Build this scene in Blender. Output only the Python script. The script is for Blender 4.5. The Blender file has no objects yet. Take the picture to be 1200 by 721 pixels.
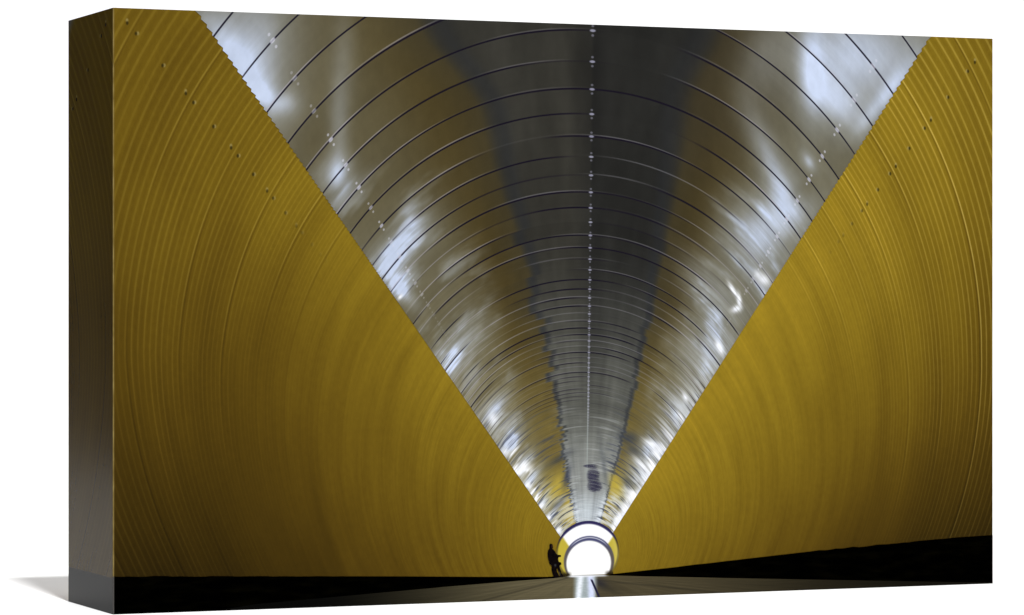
import bpy, bmesh, math, random
import numpy as np
from mathutils import Vector

scene = bpy.context.scene
col = scene.collection

# ---------------------------------------------------------------- real sizes
W, H, D = 0.509, 0.305, 0.084            # canvas: width, height, depth (m)
F = 4018.0                               # focal length in photo pixels (photo 1200 wide)
U = 1.723                                # camera to nearest vertical edge
P0 = np.array([-467.6 / F * U, U])       # nearest corner, seen from above
P1 = np.array([563.1 * 1.114 / F * U, 1.114 * U])
EDIR = (P1 - P0) / np.hypot(*(P1 - P0))
ROT = math.atan2(EDIR[1], EDIR[0])
AV, ZV = 0.2601535, 0.0125907            # vanishing point of the printed picture, on the canvas (m)
SX, SY = 2014.43, 2203.57                # printed picture units per metre
INK = 0.80                                # overall ink density


def pic(px, py):
    """a point of the printed picture (photo pixel) -> picture units on the flat canvas"""
    r = (px - 600) / F
    A = np.array([[EDIR[0], -r], [EDIR[1], -1]])
    a, t = np.linalg.solve(A, -P0)
    z = H / 2 - (py - 364.7) / F * t
    return float((a - AV) * SX), float((z - ZV) * SY)


def to_local(X, Y):
    return X / SX + AV - W / 2, Y / SY + ZV


XL, XR = -AV * SX, (W - AV) * SX
YB, YT = -ZV * SY, (H - ZV) * SY

# tunnel in the printed picture: every rib is a circle, all shrinking to the vanishing point
HC, X0, AX = 0.48, -6.0, 1.10
Z0, DZ = 2.3218, 0.14042                 # ceiling joints: zeta = Z0 + DZ * k


# ---------------------------------------------------------------- node maths
class G:
    """small builder for procedural node materials"""
    def __init__(self, name):
        self.mat = bpy.data.materials.new(name)
        self.mat.use_nodes = True
        self.nt = self.mat.node_tree
        self.nt.nodes.clear()

    def n(self, t, **kw):
        nd = self.nt.nodes.new(t)
        for k, v in kw.items():
            setattr(nd, k, v)
        return nd

    def put(self, inp, v):
        if isinstance(v, E):
            v = v.s
        if isinstance(v, bpy.types.NodeSocket):
            self.nt.links.new(v, inp)
        else:
            inp.default_value = v

    def m(self, op, a, b=None, c=None, clamp=False):
        if all(x is None or isinstance(x, (int, float)) for x in (a, b, c)) and op in ('ADD', 'MULTIPLY', 'SUBTRACT', 'DIVIDE'):
            return {'ADD': lambda: a + b, 'SUBTRACT': lambda: a - b, 'MULTIPLY': lambda: a * b, 'DIVIDE': lambda: a / b}[op]()
        nd = self.n('ShaderNodeMath', operation=op, use_clamp=clamp)
        for i, x in enumerate((a, b, c)):
            if x is not None:
                self.put(nd.inputs[i], x)
        return E(self, nd.outputs[0])

    def smooth(self, x, a, b, lo=0.0, hi=1.0):
        nd = self.n('ShaderNodeMapRange', interpolation_type='SMOOTHSTEP')
        self.put(nd.inputs['Value'], x)
        if a > b:
            a, b, lo, hi = b, a, hi, lo
        for k, v in (('From Min', a), ('From Max', b), ('To Min', lo), ('To Max', hi)):
            self.put(nd.inputs[k], v)
        return E(self, nd.outputs['Result'])

    def lin(self, x, a, b, lo=0.0, hi=1.0):
        nd = self.n('ShaderNodeMapRange', interpolation_type='LINEAR', clamp=True)
        self.put(nd.inputs['Value'], x)
        for k, v in (('From Min', a), ('From Max', b), ('To Min', lo), ('To Max', hi)):
            self.put(nd.inputs[k], v)
        return E(self, nd.outputs['Result'])

    def vec(self, x, y, z=0.0):
        nd = self.n('ShaderNodeCombineXYZ')
        for i, v in enumerate((x, y, z)):
            self.put(nd.inputs[i], v)
        return nd.outputs[0]

    def noise(self, x, y, z=0.0, detail=2.0, rough=0.5):
        nd = self.n('ShaderNodeTexNoise', noise_dimensions='3D')
        self.put(nd.inputs['Vector'], self.vec(x, y, z))
        nd.inputs['Scale'].default_value = 1.0
        nd.inputs['Detail'].default_value = detail
        nd.inputs['Roughness'].default_value = rough
        return E(self, nd.outputs[0])

    def rnd(self, x, seed=0.0):
        nd = self.n('ShaderNodeTexWhiteNoise', noise_dimensions='2D')
        self.put(nd.inputs['Vector'], self.vec(x, seed))
        return E(self, nd.outputs['Value'])

    def mix(self, f, a, b):
        nd = self.n('ShaderNodeMix', data_type='RGBA')
        nd.clamp_factor = True
        self.put(nd.inputs[0], f)
        for i, v in ((6, a), (7, b)):
            if isinstance(v, tuple):
                v = (v[0] / 255, v[1] / 255, v[2] / 255, 1)
            self.put(nd.inputs[i], v)
        return nd.outputs[2]

    def scale(self, c, f):
        """colour times a number"""
        nd = self.n('ShaderNodeVectorMath', operation='SCALE')
        if isinstance(c, tuple):
            c = (c[0] / 255, c[1] / 255, c[2] / 255)
        self.put(nd.inputs[0], c)
        self.put(nd.inputs['Scale'], f)
        return nd.outputs[0]

    def picture(self, side=None):
        """picture coordinates from the part's own object coordinates"""
        tc = self.n('ShaderNodeTexCoord')
        sp = self.n('ShaderNodeSeparateXYZ')
        self.nt.links.new(tc.outputs['Object'], sp.inputs[0])
        x, y, z = (E(self, sp.outputs[i]) for i in range(3))
        if side == 'left':      # the wrap repeats the picture's border as a mirror image
            a = (y + D / 2) * (0.047 / D)
        elif side == 'right':
            a = W - (y + D / 2) * (0.047 / D)
        else:
            a = x + W / 2
        X = (a - AV) * SX
        Y = (z - ZV) * SY
        self.X, self.Y = X, Y
        Xc = (X - X0 * self.lin(Y, 40, 260)) * AX
        Yp = Y
        c = 1 - HC * HC
        s = (self.m('SQRT', Yp * Yp * (HC * HC) + (Xc * Xc + Yp * Yp) * c) - Yp * HC) * (1 / c)
        self.zeta = 1000.0 / self.m('MAXIMUM', s, 4.0)
        self.k = (self.zeta - Z0) * (1 / DZ)
        self.r = self.m('SQRT', X * X + Y * Y)
        self.q = X / self.m('MAXIMUM', Y, 1.0)
        self.pxk = self.r / self.zeta * DZ        # picture units per joint spacing
        self.th = self.m('ARCTAN2', X, Y)

    def blob(self, px, py, rx, ry, rot=0.0):
        """soft spot of ink; rot in degrees, anticlockwise, 0 = rx runs sideways"""
        cx, cy = pic(px, py)
        dx, dy = self.X - cx, self.Y - cy
        if rot:
            c, s = math.cos(math.radians(rot)), math.sin(math.radians(rot))
            dx, dy = dx * c + dy * s, dy * c - dx * s
        dx, dy = dx * (1 / rx), dy * (1 / ry)
        return self.m('POWER', math.e, (dx * dx + dy * dy) * -1.0)

    def finish(self, rgb, rough=0.85, spec=0.04, ink=None):
        gm = self.n('ShaderNodeGamma')
        self.put(gm.inputs[0], rgb)
        gm.inputs[1].default_value = 2.2
        sc = self.scale(gm.outputs[0], INK if ink is None else ink)
        bs = self.n('ShaderNodeBsdfPrincipled')
        self.put(bs.inputs['Base Color'], sc)
        bs.inputs['Roughness'].default_value = rough
        bs.inputs['Specular IOR Level'].default_value = spec
        out = self.n('ShaderNodeOutputMaterial')
        self.nt.links.new(bs.outputs[0], out.inputs[0])
        return self.mat


class E:
    def __init__(self, g, s): self.g, self.s = g, s
    def __add__(self, o): return self.g.m('ADD', self, o)
    __radd__ = __add__
    def __sub__(self, o): return self.g.m('SUBTRACT', self, o)
    def __rsub__(self, o): return self.g.m('SUBTRACT', o, self)
    def __mul__(self, o): return self.g.m('MULTIPLY', self, o)
    __rmul__ = __mul__
    def __truediv__(self, o): return self.g.m('DIVIDE', self, o)
    def __rtruediv__(self, o): return self.g.m('DIVIDE', o, self)
    def abs(self): return self.g.m('ABSOLUTE', self)
    def floor(self): return self.g.m('FLOOR', self)
    def cos(self): return self.g.m('COSINE', self)
    def max(self, o): return self.g.m('MAXIMUM', self, o)
    def min(self, o): return self.g.m('MINIMUM', self, o)
    def pow(self, o): return self.g.m('POWER', self, o)


# ---------------------------------------------------------------- printed inks
def poly_terms(x, y):
    return [x ** i * y ** j for i in range(5) for j in range(5 - i)]


def fit_field(samples):
    """smooth tone field through samples read off the picture"""
    A, b = [], []
    for px, py, v in samples:
        X, Y = pic(px, py)
        A.append(poly_terms(X / 500, Y / 600)); b.append(v)
    A, b = np.array(A), np.array(b)
    lam = 0.012 * np.eye(A.shape[1]); lam[0, 0] = 0
    return np.linalg.solve(A.T @ A + lam, A.T @ b)


def field(g, co):
    x, y = g.X * (1 / 500), g.Y * (1 / 600)
    # Horner in y for every power of x, then Horner in x
    idx = [(i, j) for i in range(5) for j in range(5 - i)]
    rows = []
    for i in range(5):
        cs = [float(c) for c, (a, b) in zip(co, idx) if a == i]
        acc = cs[-1]
        for c in reversed(cs[:-1]):
            acc = y * acc + c
        rows.append(acc)
    acc = rows[-1]
    for rw in reversed(rows[:-1]):
        acc = x * acc + rw
    return acc


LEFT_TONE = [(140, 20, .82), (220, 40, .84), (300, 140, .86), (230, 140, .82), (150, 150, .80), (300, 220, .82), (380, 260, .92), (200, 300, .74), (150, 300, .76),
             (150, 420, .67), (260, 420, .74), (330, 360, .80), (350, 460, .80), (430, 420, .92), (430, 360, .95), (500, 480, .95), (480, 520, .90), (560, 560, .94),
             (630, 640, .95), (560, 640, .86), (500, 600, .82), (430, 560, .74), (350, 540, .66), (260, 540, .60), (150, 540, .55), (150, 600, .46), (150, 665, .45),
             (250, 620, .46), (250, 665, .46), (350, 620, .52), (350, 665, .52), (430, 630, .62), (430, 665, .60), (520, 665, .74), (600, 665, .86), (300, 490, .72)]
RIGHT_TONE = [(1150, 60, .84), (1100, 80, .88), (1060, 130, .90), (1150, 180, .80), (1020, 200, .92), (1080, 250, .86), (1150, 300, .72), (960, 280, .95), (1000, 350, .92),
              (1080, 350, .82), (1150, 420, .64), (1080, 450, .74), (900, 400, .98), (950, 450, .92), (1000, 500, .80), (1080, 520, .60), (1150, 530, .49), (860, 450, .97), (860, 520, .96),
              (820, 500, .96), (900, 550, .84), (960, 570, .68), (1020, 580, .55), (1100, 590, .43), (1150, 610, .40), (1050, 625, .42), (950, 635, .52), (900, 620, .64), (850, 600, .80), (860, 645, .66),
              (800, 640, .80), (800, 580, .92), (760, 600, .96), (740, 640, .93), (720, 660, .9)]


def wall_ink(name, side_of, wrap=None):
    g = G(name)
    g.picture(wrap)
    left = side_of == 'left'
    w = (g.k + 5.30) * (1 / 1.57) if left else (g.k + 4.94) * (1 / 1.54)
    q0 = -0.811 if left else 0.7785
    rib = w * 9.0
    px = g.pxk * ((1.57 if left else 1.54) / 9)            # picture units per rib
    Yv = g.Y
    amp = g.smooth(px, 1.6, 8.0)
    c = (rib * (2 * math.pi)).cos()
    ridge = g.smooth(c, .40 if left else .55, 1.0)
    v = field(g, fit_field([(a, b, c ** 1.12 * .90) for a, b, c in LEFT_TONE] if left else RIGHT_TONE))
    v = v.max(.62 if wrap else .3).min(1.05)  # higher floor on wraps: light reflected low on the side, put into the ink
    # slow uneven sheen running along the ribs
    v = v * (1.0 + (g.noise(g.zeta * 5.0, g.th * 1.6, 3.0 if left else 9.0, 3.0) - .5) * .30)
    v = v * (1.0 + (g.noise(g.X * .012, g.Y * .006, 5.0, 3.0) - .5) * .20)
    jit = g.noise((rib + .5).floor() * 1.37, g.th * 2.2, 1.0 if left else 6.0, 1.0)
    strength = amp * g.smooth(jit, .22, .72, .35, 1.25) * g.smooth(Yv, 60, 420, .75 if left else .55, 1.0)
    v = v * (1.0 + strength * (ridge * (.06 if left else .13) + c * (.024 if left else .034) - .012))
    # per rib difference in tone, still seen far down the tunnel
    v = v * (1.0 + (g.noise(rib * .5, g.th * 1.1, 2.0, 2.0, .7) - .5) * .16)
    # sheet joints: a lighter rib with a dark line on one side
    wn = (w + .5).floor()
    dj = (w - wn) * 9.0 * px                               # picture units from the joint
    jn = g.noise(wn * 3.7, g.th * 1.4, 4.0, 1.0)
    joint = g.smooth(dj.abs(), 1.35, .3) * g.smooth(px, 2.0, 6.0) * g.smooth(jn, .36, .66) * (g.smooth(g.Y, 200, 480, .0, 1.0) if left else g.smooth(g.Y, 60, 420, .3, 1.0))
    dark = g.smooth((dj - 2.2).abs(), 1.6, .4) * g.smooth(px, 2.0, 6.0) * g.smooth(jn, .35, .6)
    v = v * (1.0 + joint * (.12 if left else .16) - dark * .13)
    # mottled grain
    v = v * (1.0 + (g.noise(g.X * .25, g.Y * .12, 0.0, 2.0) - .5) * .10)
    low = g.smooth(v, .45, .95)
    base = g.mix(low, (148, 114, 34), (145, 120, 35))
    rgb = g.scale(base, v)
    rgb = g.mix((joint * (.2 if left else .25) + ridge * strength * (.06 if left else .22)), rgb, (170, 152, 98))
    # bolts: a pair at each sheet joint, a single one half way
    n2 = (w * 2.0 + .5).floor()
    odd = (n2 * .5 - (n2 * .5).floor()) * 2.0
    sc = g.r * (1 / 740)
    along = (w * 2.0 - n2) * 4.5 * px
    along = g.m('MULTIPLY_ADD', (along.abs() - 6.8 * sc) - along, 1.0 - odd, along)
    cross = (g.X - g.Y * q0) * (1 / math.hypot(1, q0)) * (-1.0 if left else 1.0)

    def dot(da, dc, rad):
        a, b = along - da * sc, cross - dc * sc
        return g.smooth(g.m('SQRT', a * a + b * b), (rad + .9) * 1.0, rad * .35)
    near = g.smooth(g.r, 440, 620)
    hi = dot(1.6, -1.6, 1.9) * near
    dk = dot(0.0, 0.0, 1.7) * near
    rgb = g.mix(hi * .55, rgb, (160, 148, 105))
    rgb = g.mix(dk * .80, rgb, (46, 40, 18))
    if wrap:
        # shade on the turned-away side, put into the wrap's colour
        rgb = g.scale(rgb, WRAP_SHADE)
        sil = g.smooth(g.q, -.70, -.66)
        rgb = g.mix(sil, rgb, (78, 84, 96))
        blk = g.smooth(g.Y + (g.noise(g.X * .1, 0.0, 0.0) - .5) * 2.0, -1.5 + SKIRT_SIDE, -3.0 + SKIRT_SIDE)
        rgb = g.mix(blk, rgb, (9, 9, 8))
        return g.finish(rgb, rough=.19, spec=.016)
    return g.finish(rgb)


WRAP_SHADE = 0.74
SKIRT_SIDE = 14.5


def ceiling_ink():
    g = G('printed metal ceiling')
    g.picture()
    q = g.q - .0118
    S_ = 1000.0 / g.zeta                                 # shrinks evenly towards the mouth
    aq = q.abs()
    right = g.smooth(q, -.004, .004)
    kk = g.k + .5
    ki = kk.floor()                                     # the sheet's number
    f = g.k - ki                                        # -0.5 .. 0.5 from the joint below... joint at 0
    dist = f * g.pxk                                    # picture units from the joint, + = farther away
    sheet = g.k.floor()                                 # sheet between two joints
    rs = g.rnd(sheet, 1.0)
    rs2 = g.rnd(sheet, 7.0)
    fine = g.noise(g.zeta * 26.0, g.th * 3.0, 0.0, 3.0, .65)      # fine streaks along the joints
    fine2 = g.noise(g.zeta * 60.0, g.th * 5.0, 7.0, 2.0, .6)
    far = g.smooth(g.Y, 250, 60)                        # 0 near, 1 far
    # centre band: dark reflection
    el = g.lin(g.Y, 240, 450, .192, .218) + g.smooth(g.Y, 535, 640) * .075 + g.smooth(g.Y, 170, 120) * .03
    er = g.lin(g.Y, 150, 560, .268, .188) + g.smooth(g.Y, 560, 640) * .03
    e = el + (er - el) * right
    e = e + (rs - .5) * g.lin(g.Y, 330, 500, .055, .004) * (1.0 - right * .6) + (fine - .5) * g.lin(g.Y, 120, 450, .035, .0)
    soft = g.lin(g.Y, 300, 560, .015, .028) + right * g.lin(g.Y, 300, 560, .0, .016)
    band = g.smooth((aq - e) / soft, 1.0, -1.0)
    edge = g.smooth((aq - e + .012).abs() / g.lin(g.Y, 250, 560, .022, .045), 1.0, .08)
    olive = g.mix(g.noise(g.X * .012, g.Y * .004, 2.0, 2.0), (58, 48, 24), (82, 71, 42))
    olive = g.mix(g.smooth(aq - e, .14, .0) * g.smooth(g.Y, 150, 300) * .75, olive, (62, 57, 42))
    olive = g.mix(right * g.smooth(g.Y, 420, 540) * .5, olive, (58, 53, 42))
    olive = g.mix(g.smooth(g.Y, 480, 380) * g.smooth(aq, .30, .45) * .4, olive, (112, 108, 90))
    olive = g.mix(g.smooth(g.Y, 330, 150), olive, (108, 95, 54))
    olive = g.mix(g.smooth(g.Y, 140, 90), olive, (172, 152, 70))
    olive = g.mix(g.smooth(aq, .26, .52) * (right * .30 + .48), olive, (112, 109, 92))
    dark = g.mix(right, (54, 53, 48), (41, 41, 39))
    dark = g.mix(g.smooth(aq, .06, .0) * .5, dark, (35, 35, 34))
    dark = g.mix(g.smooth(g.Y, 400, 150), dark, (92, 93, 87))
    dark = g.mix(g.smooth(g.Y, 200, 110), dark, (136, 139, 136))
    dark = g.mix(g.smooth(g.Y, 110, 70), dark, (182, 190, 196))
    dark = g.scale(dark, 1.0 + (g.noise(g.q * 16.0, g.Y * .006, 17.0, 2.0) - .5) * .45)
    rgb = g.mix(band, olive, dark)
    rgb = g.mix(edge * g.lin(g.Y, 100, 560, .62, .50), rgb, (44, 46, 49))
    # pale reflections: (x, y, rx, ry, rot, strength)
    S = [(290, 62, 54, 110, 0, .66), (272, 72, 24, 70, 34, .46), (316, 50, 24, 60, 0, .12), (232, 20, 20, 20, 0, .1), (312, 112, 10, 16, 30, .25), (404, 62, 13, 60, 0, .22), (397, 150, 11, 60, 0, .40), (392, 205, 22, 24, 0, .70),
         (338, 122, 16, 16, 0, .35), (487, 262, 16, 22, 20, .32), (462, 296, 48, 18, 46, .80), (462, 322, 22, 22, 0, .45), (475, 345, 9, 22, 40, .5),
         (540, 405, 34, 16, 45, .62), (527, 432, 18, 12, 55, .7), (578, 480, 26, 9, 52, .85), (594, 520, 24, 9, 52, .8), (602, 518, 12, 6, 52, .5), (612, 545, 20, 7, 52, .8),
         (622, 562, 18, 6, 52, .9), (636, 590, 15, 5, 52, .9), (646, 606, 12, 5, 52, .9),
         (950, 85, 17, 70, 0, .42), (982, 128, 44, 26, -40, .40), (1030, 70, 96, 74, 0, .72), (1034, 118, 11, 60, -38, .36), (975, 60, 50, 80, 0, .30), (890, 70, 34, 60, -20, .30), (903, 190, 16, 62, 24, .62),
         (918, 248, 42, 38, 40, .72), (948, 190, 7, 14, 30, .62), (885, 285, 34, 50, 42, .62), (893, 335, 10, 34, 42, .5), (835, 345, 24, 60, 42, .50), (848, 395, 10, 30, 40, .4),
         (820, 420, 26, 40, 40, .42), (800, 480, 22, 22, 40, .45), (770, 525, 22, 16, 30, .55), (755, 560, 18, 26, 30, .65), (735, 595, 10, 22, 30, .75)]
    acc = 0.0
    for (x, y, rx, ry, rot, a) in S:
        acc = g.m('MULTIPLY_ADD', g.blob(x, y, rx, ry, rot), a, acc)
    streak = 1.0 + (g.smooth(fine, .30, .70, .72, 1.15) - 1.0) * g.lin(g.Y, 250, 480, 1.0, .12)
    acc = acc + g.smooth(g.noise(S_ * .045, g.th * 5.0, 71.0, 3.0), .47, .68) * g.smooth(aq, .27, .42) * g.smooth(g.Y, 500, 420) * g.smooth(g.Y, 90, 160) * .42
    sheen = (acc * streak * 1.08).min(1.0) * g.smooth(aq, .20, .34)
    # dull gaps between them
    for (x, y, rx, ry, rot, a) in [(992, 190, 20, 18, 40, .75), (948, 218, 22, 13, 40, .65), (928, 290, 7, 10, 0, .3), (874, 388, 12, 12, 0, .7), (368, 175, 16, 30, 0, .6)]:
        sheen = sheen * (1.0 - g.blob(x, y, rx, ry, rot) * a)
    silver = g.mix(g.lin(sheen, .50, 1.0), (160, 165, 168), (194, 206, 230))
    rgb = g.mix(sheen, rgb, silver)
    # far end: broken bright streaks close to the yellow walls
    n1 = g.noise(S_ * .38, g.th * 2.6, 11.0, 3.0, .55)
    n2 = g.noise(S_ * .46, g.th * 2.6, 31.0, 3.0, .55)
    n3 = g.noise(S_ * .14, g.th * 2.8, 51.0, 2.0, .55)
    endw = g.smooth(g.Y, 120, 70) * .34                  # at the mouth the glitter spreads over the whole vault
    nearb = g.smooth(aq + endw, .33, .60)
    glit = g.smooth(n1 + nearb * .12, .50, .66) * g.smooth(g.Y, 300, 150) * nearb * (right * .6 + .4 + endw).min(1.0)
    rgb = g.mix(glit * .7, rgb, (222, 228, 238))
    murk = g.smooth(n2, .47, .36) * g.smooth(g.Y, 230, 120) * g.smooth(aq, .10, .22)
    rgb = g.mix(murk * .85, rgb, (64, 68, 82))
    hot = g.smooth(n3 + right * .09, .54, .66) * g.smooth(g.Y, 200, 130) * g.smooth(aq, .46, .60)
    rgb = g.mix(hot * g.smooth(n1, .25, .5), rgb, (250, 251, 255))
    pale = g.smooth(n1, .56, .66) * g.smooth(g.Y, 260, 120) * g.smooth(aq, .26, .16)
    rgb = g.mix(pale * .35, rgb, (206, 210, 212))
    for (x, y, rx, ry, rot, a) in [(737, 513, 12, 7, -15, .8), (742, 528, 10, 5, -35, .6), (735, 565, 9, 5, -40, .5), (655, 538, 16, 4, 30, .6)]:
        rgb = g.mix((g.blob(x, y, rx, ry, rot) * a * g.smooth(fine2, .2, .6, .6, 1.2)), rgb, (62, 66, 74))
    blot = g.blob(695, 557, 8, 9) + g.blob(697, 571, 9, 6) + g.blob(691, 546, 8, 2)
    rgb = g.mix(g.smooth(blot * g.smooth(fine2, .30, .62, .3, 1.3), .35, .6) * .9, rgb, (46, 44, 66))
    # crisp highlights
    for (x, y, rx, ry, rot, a) in [(859, 340, 2.6, 11, 32, 1.0), (866, 352, 2.8, 9, 8, 1.0), (863, 362, 6, 4, 20, 1.0), (843, 407, 3.4, 9, 28, 1.2), (895, 328, 6, 9, 50, .8), (888, 322, 4, 6, 40, .6),
                                   (803, 466, 2.5, 6, 30, .8), (798, 489, 2.5, 9, 35, .9), (469, 348, 2, 4, -40, .9), (765, 521, 10, 4, -30, .9), (773, 528, 7, 6, -40, .8), (752, 545, 12, 3, -45, .8),
                                   (762, 560, 10, 8, 50, .8), (733, 600, 6, 14, -38, .9), (748, 578, 6, 12, -38, .8),
                                   (578, 491, 5, 7, 0, .8), (592, 530, 5, 5, 0, .8), (609, 553, 5, 5, 0, .9), (619, 569, 4, 5, 0, 1.0), (634, 593, 5, 3, 50, 1.0), (643, 607, 4, 3, 50, 1.0), (655, 622, 4, 5, 0, 1.0), (724, 612, 5, 6, 0, 1.0)]:
        rgb = g.mix(g.blob(x, y, rx, ry, rot) * a * g.smooth(fine2, .25, .55, .7, 1.2), rgb, (242, 245, 252))
    for (x, y, rx, ry, rot, c_, a) in [(652, 572, 7, 15, -25, (176, 156, 66), .75), (722, 570, 7, 15, 22, (182, 162, 68), .75), (664, 560, 4, 14, -12, (60, 64, 80), .7), (655, 590, 12, 4, 40, (96, 104, 124), .6), (708, 548, 3, 30, 8, (80, 84, 90), .45)]:
        rgb = g.mix(g.blob(x, y, rx, ry, rot) * a * g.smooth(n2, .30, .55, .55, 1.2), rgb, c_)
    # brushed unevenness of single sheets
    rgb = g.scale(rgb, 1.0 + (rs2 - .5) * .07 + (fine - .5) * g.lin(g.Y, 60, 420, .5, .05))
    rgb = g.scale(rgb, 1.0 + (g.noise(g.X * .10, g.Y * .05, 0.0, 3.0) - .5) * .12)
    # joints between the sheets
    w = g.lin(g.Y, 60, 600, .45, 1.0) * (.62 + g.noise(ki * 2.71, g.q * 1.9, 55.0, 1.0) * .8)
    nz = g.noise(ki * 4.31, g.q * 2.3, 0.0, 1.0)
    nz2 = g.noise(ki * 3.17, g.q * 2.6, 30.0, 1.0)
    res = g.smooth(g.pxk, 2.2, 7.0)
    open_ = g.smooth(aq, .08, .34)                       # joints gape more to the sides
    dk = g.smooth(dist.abs() / w, 1.5, .45) * g.smooth(nz + open_ * g.lin(g.Y, 300, 540, -.08, .24), .43, .60) * res
    lt = g.smooth((dist + 1.7 * w).abs() / w, 1.3, .4) * g.smooth(nz2 + g.lin(g.Y, 150, 500, .06, -.03), .40, .66) * res
    rgb = g.mix(lt * g.lin(g.Y, 150, 600, .42, .50), rgb, g.mix(g.smooth(aq, .2, .4), (126, 124, 130), (176, 172, 184)))
    rgb = g.mix(dk * .92, rgb, (26, 22, 34))
    # clips on the joints: crown line, and one row on each side
    sc = g.r * (1 / 640)
    lateral = (g.X - g.Y * .0118)

    def dotc(lat, da, dl, rad_a, rad_l):
        a, b = (dist - da * sc) / (rad_a * sc + .35), (lat - dl * sc) / (rad_l * sc + .35)
        return g.smooth(a * a + b * b, 1.6, .3)
    clip = (dotc(lateral, 0, 0, 1.3, 3.2) + dotc(lateral, 5.6, 0, 1.2, 1.4) * .55 + dotc(lateral, -5.6, 0, 1.2, 1.4) * .55).min(1.0)
    clip = clip * g.smooth(g.Y, 150, 210)
    rgb = g.mix(clip * .75, rgb, (168, 168, 190))
    for qq in (-.577, .575):
        lat = (g.X - g.Y * qq) * (1 / math.hypot(1, qq))
        sg = 1.0
        cl = (dotc(lat, 0, 0, 1.7, 3.2) + dotc(lat, 7.0, 0, 1.2, 1.3) * .8 + dotc(lat, -7.0, 0, 1.2, 1.3) * .8).min(1.0)
        cl = cl * g.smooth(g.Y, 240, 420, .0, 1.0) * g.smooth(g.rnd(ki, 3.0 + qq), .0, .5, .5, 1.0)
        rgb = g.mix(cl * .72, rgb, (206, 206, 220))
    line = g.smooth((lateral + .6).abs(), 1.2, .3) * g.smooth(g.Y, 130, 300, .45, .0) * g.smooth(g.Y, 100, 150)
    rgb = g.mix(line, rgb, (176, 186, 184))
    return g.finish(rgb)


def skirting_ink():
    g = G('printed black skirting')
    g.picture()
    n = g.noise(g.X * .03, g.Y * .12, 0.0, 4.0)
    rgb = g.mix(g.smooth(n, .4, .75), (4, 4, 3), (13, 12, 7))
    return g.finish(rgb, spec=.0)


def floor_ink():
    g = G('printed floor')
    g.picture()
    X, Y = g.X, g.Y
    c = g.mix(g.smooth(X, -330, -30), (9, 9, 7), (94, 87, 66))
    r = g.mix(g.smooth(X, 430, 20), (24, 22, 16), (78, 71, 53))
    rgb = g.mix(g.smooth(X, -8, 8), c, r)
    d = (-1.0 * Y).max(.5)
    qf = X / d                                           # lines running to the vanishing point
    streak = g.noise(qf * 1.4, Y * .06, 0.0, 3.0)
    rgb = g.scale(rgb, .80 + streak * .42)
    rows = g.noise(X * .01, Y * .9, 2.0, 2.0)
    rgb = g.scale(rgb, .88 + rows * .24)
    for (x0, y0, x1, y1, w_, a) in [(655, 680, 610, 692, 1.0, .35), (740, 684, 800, 690, 1.2, .3)]:
        (xa, ya), (xb, yb) = pic(x0, y0), pic(x1, y1)
        L = math.hypot(xb - xa, yb - ya)
        nx, ny = -(yb - ya) / L, (xb - xa) / L
        dd = ((X - xa) * nx + (Y - ya) * ny).abs()
        rgb = g.mix(g.smooth(dd, w_ + .6, .3) * a, rgb, (40, 38, 32))
    rgb = g.mix(g.blob(704, 684, 9, 5, -30) * .75, rgb, (44, 44, 52))
    rgb = g.mix(g.blob(716, 690, 16, 6, -20) * .5, rgb, (50, 47, 38))
    grain = g.noise(X * .2, Y * .8, 5.0, 2.0)
    # daylight running down the middle of the polished floor
    t = g.lin(Y, -27, 0)
    mid = g.smooth((X - g.m('MULTIPLY', t, .5) + 1.5).abs(), 16, 9)
    rgb = g.mix(mid, rgb, g.scale((158, 168, 170), .86 + grain * .28))
    s1 = g.smooth((X + 9.3 - t * 3.0).abs(), 5.6, .2)
    s2 = g.smooth((X - 6.0 + t * 1.5).abs(), 6.4, .6)
    rgb = g.mix(s1 * g.smooth(grain, .2, .6, .7, 1.0), rgb, (240, 246, 255))
    rgb = g.mix(s2 * g.smooth(grain, .2, .6, .75, 1.0), rgb, (214, 222, 250))
    rgb = g.mix(g.smooth(Y, -4.5, -1.5) * g.smooth((X - 2).abs(), 26, 18), rgb, (240, 243, 250))
    (xa, ya), (xb, yb) = pic(694.5, 683), pic(702, 700)
    L = math.hypot(xb - xa, yb - ya)
    dd = ((X - xa) * (-(yb - ya) / L) + (Y - ya) * ((xb - xa) / L)).abs()
    rgb = g.mix(g.smooth(dd, 1.7, .6) * g.smooth(Y, -5, -8), rgb, (36, 34, 58))
    return g.finish(rgb)


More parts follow.
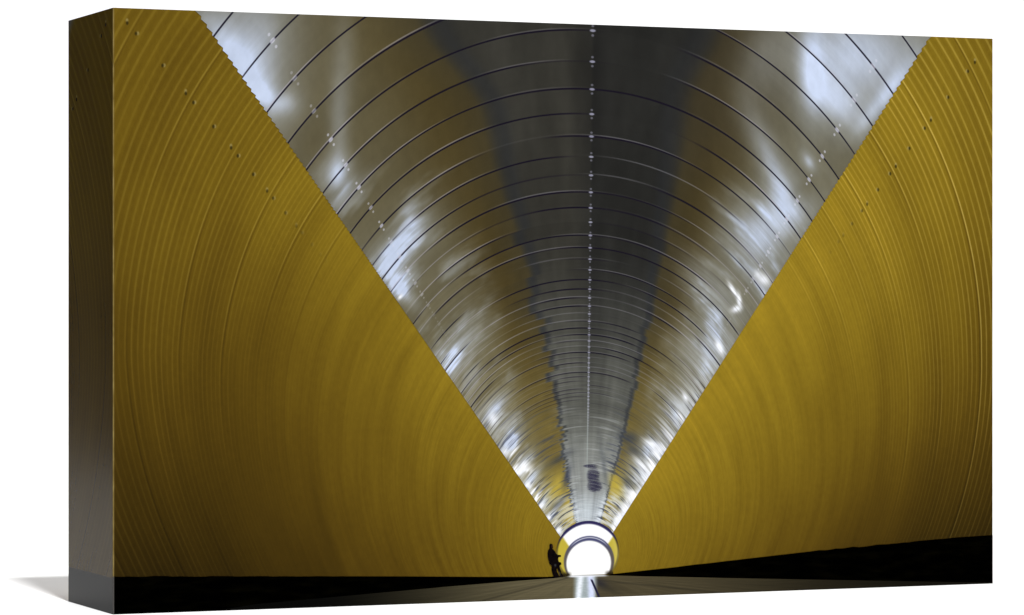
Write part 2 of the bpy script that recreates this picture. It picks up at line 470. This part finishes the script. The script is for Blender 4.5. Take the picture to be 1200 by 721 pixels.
def mouth_ink():
    g = G('printed tunnel mouth')
    g.picture()
    X, Y = g.X, g.Y

    def circ(cx, cy):
        a, b = X - cx, Y - cy
        return g.m('SQRT', a * a + b * b)
    ro = circ(1.5, 25.5)
    ri = circ(3.1, 15.2)
    rin = circ(2.7, 13.0)
    qv = ((X - 2.0).abs() / Y.max(.5))
    lining = g.mix(g.smooth(qv, .62, .72), (252, 252, 255), (188, 170, 62))
    lining = g.mix(g.smooth(X, 24, 40) * .3 * g.smooth(qv, .62, .72), lining, (226, 214, 150))
    rgb = g.mix(g.smooth(ri, 30.6, 28.6), lining, g.mix(g.smooth(Y, 20, 40), (92, 86, 84), (74, 76, 110)))
    rgb = g.mix(g.smooth((ri - 27.6).abs(), 1.0, .2) * g.smooth(Y, 30, 40), rgb, (178, 180, 196))
    rgb = g.mix(g.smooth(rin, 27.4, 25.0), rgb, (254, 254, 252))
    rim = g.smooth(ro + g.smooth(Y, 38, 56) * 1.6, 33.8, 36.2)
    rim = rim * g.smooth(Y, 20, 44, .55, 1.0)
    rgb = g.mix(rim, rgb, g.mix(g.smooth(Y, 36, 46), (66, 56, 34), (48, 44, 84)))
    rgb = g.mix(g.smooth(Y, 5, -1) * g.smooth((X - 2).abs(), 18, 24), rgb, (40, 34, 22))
    return g.finish(rgb)


def flat_ink(name, rgb, jitter=.0, rough=.85, spec=.04):
    g = G(name)
    g.picture()
    c = g.scale(rgb, 1.0 + (g.noise(g.X * .5, g.Y * .5, 0.0, 2.0) - .5) * jitter)
    return g.finish(c, rough, spec)


def person_ink():
    g = G('printed silhouette')
    g.picture()
    rgb = g.mix(g.noise(g.X * .4, g.Y * .4, 0.0, 2.0), (8, 9, 10), (34, 26, 26))
    rgb = g.mix(g.blob(646.8, 640.2, 1.0, 1.8) * .5, rgb, (110, 70, 50))
    rgb = g.mix(g.blob(650.4, 662.5, 1.1, 1.6) * .6, rgb, (90, 96, 96))
    rgb = g.mix(g.blob(655.0, 672.0, 1.2, 2.6, 20) * .6, rgb, (120, 116, 96))
    return g.finish(rgb, spec=.0)


def fold_ink():
    """ink along the fold: paler than the face beside it"""
    g = G('pale ink on the fold')
    g.picture()
    g2 = g.noise(g.Y * .05, 0.0, 0.0, 4.0)
    rgb = g.mix(g.smooth(g2, .3, .7), (112, 94, 48), (146, 128, 78))
    rgb = g.mix(g.smooth(g.Y, 16, 13), rgb, (84, 82, 80))
    return g.finish(rgb)


# ---------------------------------------------------------------- meshes
def link(name, bm, mat, parent=None, smooth=False):
    me = bpy.data.meshes.new(name)
    bm.to_mesh(me); bm.free()
    o = bpy.data.objects.new(name, me)
    col.objects.link(o)
    if mat:
        me.materials.append(mat)
    if smooth:
        for p in me.polygons:
            p.use_smooth = True
    o.parent = parent
    return o


def sheet(pts, lift):
    """flat printed area: outline in picture units, lying `lift` metres proud of the canvas"""
    bm = bmesh.new()
    vs = []
    for X, Y in pts:
        x, z = to_local(X, Y)
        vs.append(bm.verts.new((x, -D / 2 - lift, z)))
    fc = bm.faces.new(vs)
    bm.normal_update()
    if fc.normal.y > 0:
        fc.normal_flip()
    bmesh.ops.triangulate(bm, faces=[fc])
    return bm


def tube_point(zeta, q):
    """picture point on the line X = q*Y at tunnel depth zeta (numeric)"""
    lo, hi = 1.0, 2000.0
    s_target = 1000 / zeta
    for _ in range(60):
        Y = (lo + hi) / 2
        X = (q * Y - X0 * min(1, max(0, (Y - 40) / 220))) * AX
        c = 1 - HC * HC
        s = (-HC * Y + math.sqrt(HC * HC * Y * Y + c * (X * X + Y * Y))) / c
        if s < s_target: lo = Y
        else: hi = Y
    return q * lo, lo


root = bpy.data.objects.new('canvas_print', None)
root.empty_display_size = .05
col.objects.link(root)
ctr = P0 + EDIR * W / 2 + np.array([-EDIR[1], EDIR[0]]) * D / 2
root.location = (ctr[0], ctr[1], 0.0)
root.rotation_euler = (0, 0, ROT)
root['label'] = 'thick canvas print of a yellow ribbed tunnel with a shiny metal ceiling, standing on white'
root['category'] = 'canvas print'

# stretcher frame: four mitred bars behind the cloth
bm = bmesh.new()
def bar_loop(x0, x1, z0, z1):
    return [(x0, z0), (x1, z0), (x1, z1), (x0, z1)]
i_ = .0012
outer = bar_loop(-W / 2 + i_, W / 2 - i_, i_, H - i_)
inner = bar_loop(-W / 2 + .04, W / 2 - .04, .04, H - .04)
yf, yb = -D / 2 + .0012, D / 2
V = {}
for nm, loop in (('o', outer), ('i', inner)):
    for k_, (x, z) in enumerate(loop):
        V[nm, k_, 0] = bm.verts.new((x, yf, z)); V[nm, k_, 1] = bm.verts.new((x, yb - .0006, z))
for k_ in range(4):
    n_ = (k_ + 1) % 4
    bm.faces.new([V['o', k_, 0], V['o', n_, 0], V['i', n_, 0], V['i', k_, 0]])
    bm.faces.new([V['o', k_, 1], V['i', k_, 1], V['i', n_, 1], V['o', n_, 1]])
    bm.faces.new([V['o', k_, 0], V['o', k_, 1], V['o', n_, 1], V['o', n_, 0]])
    bm.faces.new([V['i', k_, 0], V['i', n_, 0], V['i', n_, 1], V['i', k_, 1]])
bmesh.ops.recalc_face_normals(bm, faces=bm.faces)
g = G('pine wood'); g.picture()
wood = g.finish(g.mix(g.noise(g.X * .02, g.Y * .3, 0.0, 4.0), (196, 160, 112), (224, 194, 150)), .6, .3)
link('stretcher_frame', bm, wood, root)

# the cloth: backing of the face, and the top, right and bottom wraps
bm = bmesh.new()
def quad(bm, *c):
    return bm.faces.new([bm.verts.new(p) for p in c])
bk = -D / 2 + .0007
quad(bm, (-W / 2, bk, 0), (W / 2, bk, 0), (W / 2, bk, H), (-W / 2, bk, H))
g = G('raw cotton canvas'); g.picture()
raw = g.finish(g.mix(g.noise(g.X * 1.0, g.Y * 1.0), (206, 198, 182), (224, 218, 206)))
link('canvas_cloth', bm, raw, root)


def edge_wrap(name, corners, mat, label=None):
    bm = bmesh.new()
    quad(bm, *corners)
    o = link(name, bm, mat, root)
    if label: o['label'] = label
    return o


FOLD = .0006
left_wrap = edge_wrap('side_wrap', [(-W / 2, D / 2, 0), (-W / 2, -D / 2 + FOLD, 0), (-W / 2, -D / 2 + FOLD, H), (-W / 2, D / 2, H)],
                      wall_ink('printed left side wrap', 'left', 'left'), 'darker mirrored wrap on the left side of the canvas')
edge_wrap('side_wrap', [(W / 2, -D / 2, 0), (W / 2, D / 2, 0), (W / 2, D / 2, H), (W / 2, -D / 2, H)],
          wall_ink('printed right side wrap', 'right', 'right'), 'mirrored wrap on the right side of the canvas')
g = G('printed top wrap'); g.picture()
tw = g.mix(g.smooth(g.X, -436, -430), (120, 99, 25), (120, 118, 108))
tw = g.mix(g.smooth(g.X.abs(), 330, 150), tw, (52, 52, 47))
tw = g.mix(g.smooth(g.X, 416, 422), tw, (126, 105, 27))
edge_wrap('top_wrap', [(-W / 2, -D / 2, H), (W / 2, -D / 2, H), (W / 2, D / 2, H), (-W / 2, D / 2, H)], g.finish(tw))
edge_wrap('bottom_wrap', [(-W / 2, D / 2, .0002), (W / 2, D / 2, .0002), (W / 2, -D / 2, .0002), (-W / 2, -D / 2, .0002)], skirting_ink())

# rounded fold between the face and the left wrap
bm = bmesh.new()
prev = None
for i in range(7):
    a = math.radians(90 * i / 6)
    x = -W / 2 + FOLD - FOLD * math.cos(a)
    y = -D / 2 + FOLD - FOLD * math.sin(a)
    cur = (bm.verts.new((x, y, 0)), bm.verts.new((x, y, H)))
    if prev: bm.faces.new((prev[0], cur[0], cur[1], prev[1]))
    prev = cur
link('canvas_fold', bm, fold_ink(), root, smooth=True)['label'] = 'pale fold along the left front edge'

# -- the printed picture, area by area
XF = XL + FOLD * SX
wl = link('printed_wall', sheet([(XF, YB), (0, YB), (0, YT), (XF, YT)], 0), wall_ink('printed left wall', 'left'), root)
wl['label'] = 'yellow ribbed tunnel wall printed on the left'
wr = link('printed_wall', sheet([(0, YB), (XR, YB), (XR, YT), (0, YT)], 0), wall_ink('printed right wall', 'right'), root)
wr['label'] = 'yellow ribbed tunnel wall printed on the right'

QL, QR = -.679, .655
pts = [(QL * YT, YT)]
def teeth(q, sgn, off, per):
    out = []
    w = -1 + .0
    j = 0
    while True:
        kk = -7.0 + j * per + off
        zeta = Z0 + DZ * kk
        if zeta > 16: break
        for ph, amp in ((0.0, 0.0), (.62, 1.0)):
            z_ = zeta + DZ * per * ph
            X, Y = tube_point(z_, q)
            m = 2.6 * amp * min(1.0, (Y / 620) ** 1.3)
            if Y < YT - .4: out.append((X + sgn * m, Y))
        j += 1
    return out
lt = teeth(QL, 1, .0, 1.57 / 9)
rt = teeth(QR, -1, .1, 1.54 / 9)
lt = [p for p in lt if p[1] > 46]
rt = [p for p in rt if p[1] > 46]
outline = [(QL * YT, YT)] + lt + [(QL * 44, 44), (QR * 44, 44)] + rt[::-1] + [(QR * YT, YT)]
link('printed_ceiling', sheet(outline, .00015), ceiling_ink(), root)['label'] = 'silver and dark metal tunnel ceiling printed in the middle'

random.seed(4)
def wobble(p0, p1, n, a):
    out = []
    for i in range(n):
        t = i / n
        out.append((p0[0] + (p1[0] - p0[0]) * t, p0[1] + (p1[1] - p0[1]) * t + random.uniform(-a, a) * (1 - t)))
    return out
sk = skirting_ink()
top = [pic(133.5, 675.8)] + wobble(pic(136, 675.6), pic(470, 675.6), 46, .7) + [pic(560, 676.2), pic(640, 676.2), pic(668, 674.6)]
top[0] = (XF, top[0][1])
link('printed_skirting', sheet([(XF, YB)] + [(pic(250, 717)[0], YB), pic(300, 708), pic(420, 697), pic(530, 687), pic(610, 680.5), pic(650, 677.6)] + top[::-1], .0002), sk, root)['label'] = 'black skirting printed low on the left'
rtop = [pic(706, 674.2), pic(730, 671.5), pic(790, 665)] + wobble(pic(815, 661.8), pic(960, 645.2), 12, .2) + wobble(pic(960, 645.2), pic(1130, 629.2), 26, 1.0)
rtop += [(XR, pic(1150, 627.6)[1])]
link('printed_skirting', sheet(rtop + [(XR, pic(1163, 683)[1]), pic(1060, 681.2), pic(860, 677.6), pic(760, 675.6)], .0002), sk, root)['label'] = 'black skirting printed low on the right'
link('printed_floor', sheet([(pic(250, 717)[0], YB), (XR, YB), (XR, pic(1163, 683)[1]), pic(1060, 681.2), pic(860, 677.6), pic(760, 675.6), pic(706, 674.2), pic(668, 674.6), pic(650, 677.6), pic(610, 680.5), pic(530, 687), pic(420, 697), pic(300, 708)], .00025), floor_ink(), root)['label'] = 'grey polished floor with a streak of daylight printed along the bottom'

mo = []
for i in range(97):
    a = math.radians(-36 + (252) * i / 96)
    mo.append((1.5 + 37.0 * math.cos(a), 25.5 + 37.0 * math.sin(a)))
mo = [p for p in mo if p[1] > -.8]
mo = [(mo[0][0], -.8)] + mo + [(mo[-1][0], -.8)]
link('printed_tunnel_mouth', sheet(mo, .0003), mouth_ink(), root)['label'] = 'bright round tunnel mouth printed at the vanishing point'

body = [(645.2, 637.2), (646.9, 637.9), (647.7, 639.6), (647.9, 641.4), (647.0, 643.2), (648.6, 644.6), (650.2, 646.6), (651.2, 648.8), (653.2, 650.2), (656.4, 650.6), (656.8, 652.2), (653.8, 653.2), (653.4, 656), (654.2, 658.6),
        (656.8, 659.2), (657.2, 661.4), (655, 663), (655.6, 666.5), (657.2, 671.5), (659.2, 674.8), (658.6, 676.4), (656, 676.2), (654.4, 671.5), (652.8, 666.6), (651.6, 666.8), (652.4, 670.5),
        (654.6, 674.6), (654.2, 676.8), (649, 676.8), (647.2, 672.6), (646, 667.4), (646.4, 663.4), (644, 661), (642.4, 655), (641.6, 649), (642.2, 645.0), (643.4, 643.2), (644.0, 641.6), (643.5, 639.6), (644.0, 638.0)]
link('printed_person', sheet([pic(648.5 + (p[0] - 648.5) * 1.05, p[1]) for p in body], .0004), person_ink(), root)['label'] = 'dark silhouette of a walking person printed beside the tunnel mouth'

# ---------------------------------------------------------------- white seamless backdrop
bm = bmesh.new()
prof = [(-.6, 0.0), (2.9, 0.0)]
R_ = .5
for i in range(1, 17):
    a = math.radians(90 * i / 16)
    prof.append((2.9 + R_ * math.sin(a), R_ - R_ * math.cos(a)))
prof.append((3.4, 2.2))
prev = None
for y, z in prof:
    cur = (bm.verts.new((-1.15, y, z)), bm.verts.new((2.4, y, z)))
    if prev: bm.faces.new((prev[0], prev[1], cur[1], cur[0]))
    prev = cur
g = G('white seamless paper'); g.picture()
paper = g.finish(g.mix(g.noise(g.X * .01, g.Y * .01), (228, 228, 228), (232, 232, 232)), .9, .1, 1.0)
bd = link('studio_backdrop', bm, paper, None, smooth=True)
bd['kind'] = 'structure'
bd['label'] = 'plain white studio background curving up from the white ground'
bd['category'] = 'backdrop'


# ---------------------------------------------------------------- lamps: a key and two added fills
def area(name, loc, target, size, power, color=(1, 1, 1), size_y=None):
    li = bpy.data.lights.new(name, 'AREA')
    li.shape = 'RECTANGLE' if size_y else 'DISK'
    li.size = size
    if size_y: li.size_y = size_y
    li.energy = power
    li.color = color
    o = bpy.data.objects.new(name, li)
    o.location = loc
    d = Vector(target) - Vector(loc)
    o.rotation_euler = d.to_track_quat('-Z', 'Y').to_euler()
    col.objects.link(o)
    return o


base = Vector((ctr[0], ctr[1], .1))
area('key_lamp', base + Vector((.118, -.462, .879)) * 5.5, base, .46, 410.0)
area('overhead_fill', (0.2, 1.5, 3.2), (0.2, 1.7, 0), 2.6, 19.0, size_y=2.6)  # unseen lamp added as ambient fill to lift the cast shadow
area('backdrop_fill', (0.4, 1.9, 2.6), (0.4, 3.4, .5), 1.2, 26.0, size_y=.5)  # unseen lamp added to bring the backdrop wall up to white

world = bpy.data.worlds.new('World')
scene.world = world
world.use_nodes = True
bg = world.node_tree.nodes['Background']
bg.inputs[0].default_value = (1, 1, 1, 1)
bg.inputs[1].default_value = .02

# ---------------------------------------------------------------- camera
cam = bpy.data.cameras.new('camera')
cam.sensor_width = 36.0
cam.lens = F / 1200 * 36.0
cam.shift_y = (364.7 - 360.5) / 1200
cam.clip_start = .05
cam.clip_end = 100
co = bpy.data.objects.new('camera', cam)
co.location = (0, 0, H / 2)
co.rotation_euler = (math.radians(90), 0, 0)
col.objects.link(co)
scene.camera = co

vs = scene.view_settings
vs.view_transform = 'Standard'
vs.look = 'None'
vs.exposure = 0
vs.gamma = 1
scene.render.resolution_x = 1024
scene.render.resolution_y = 615
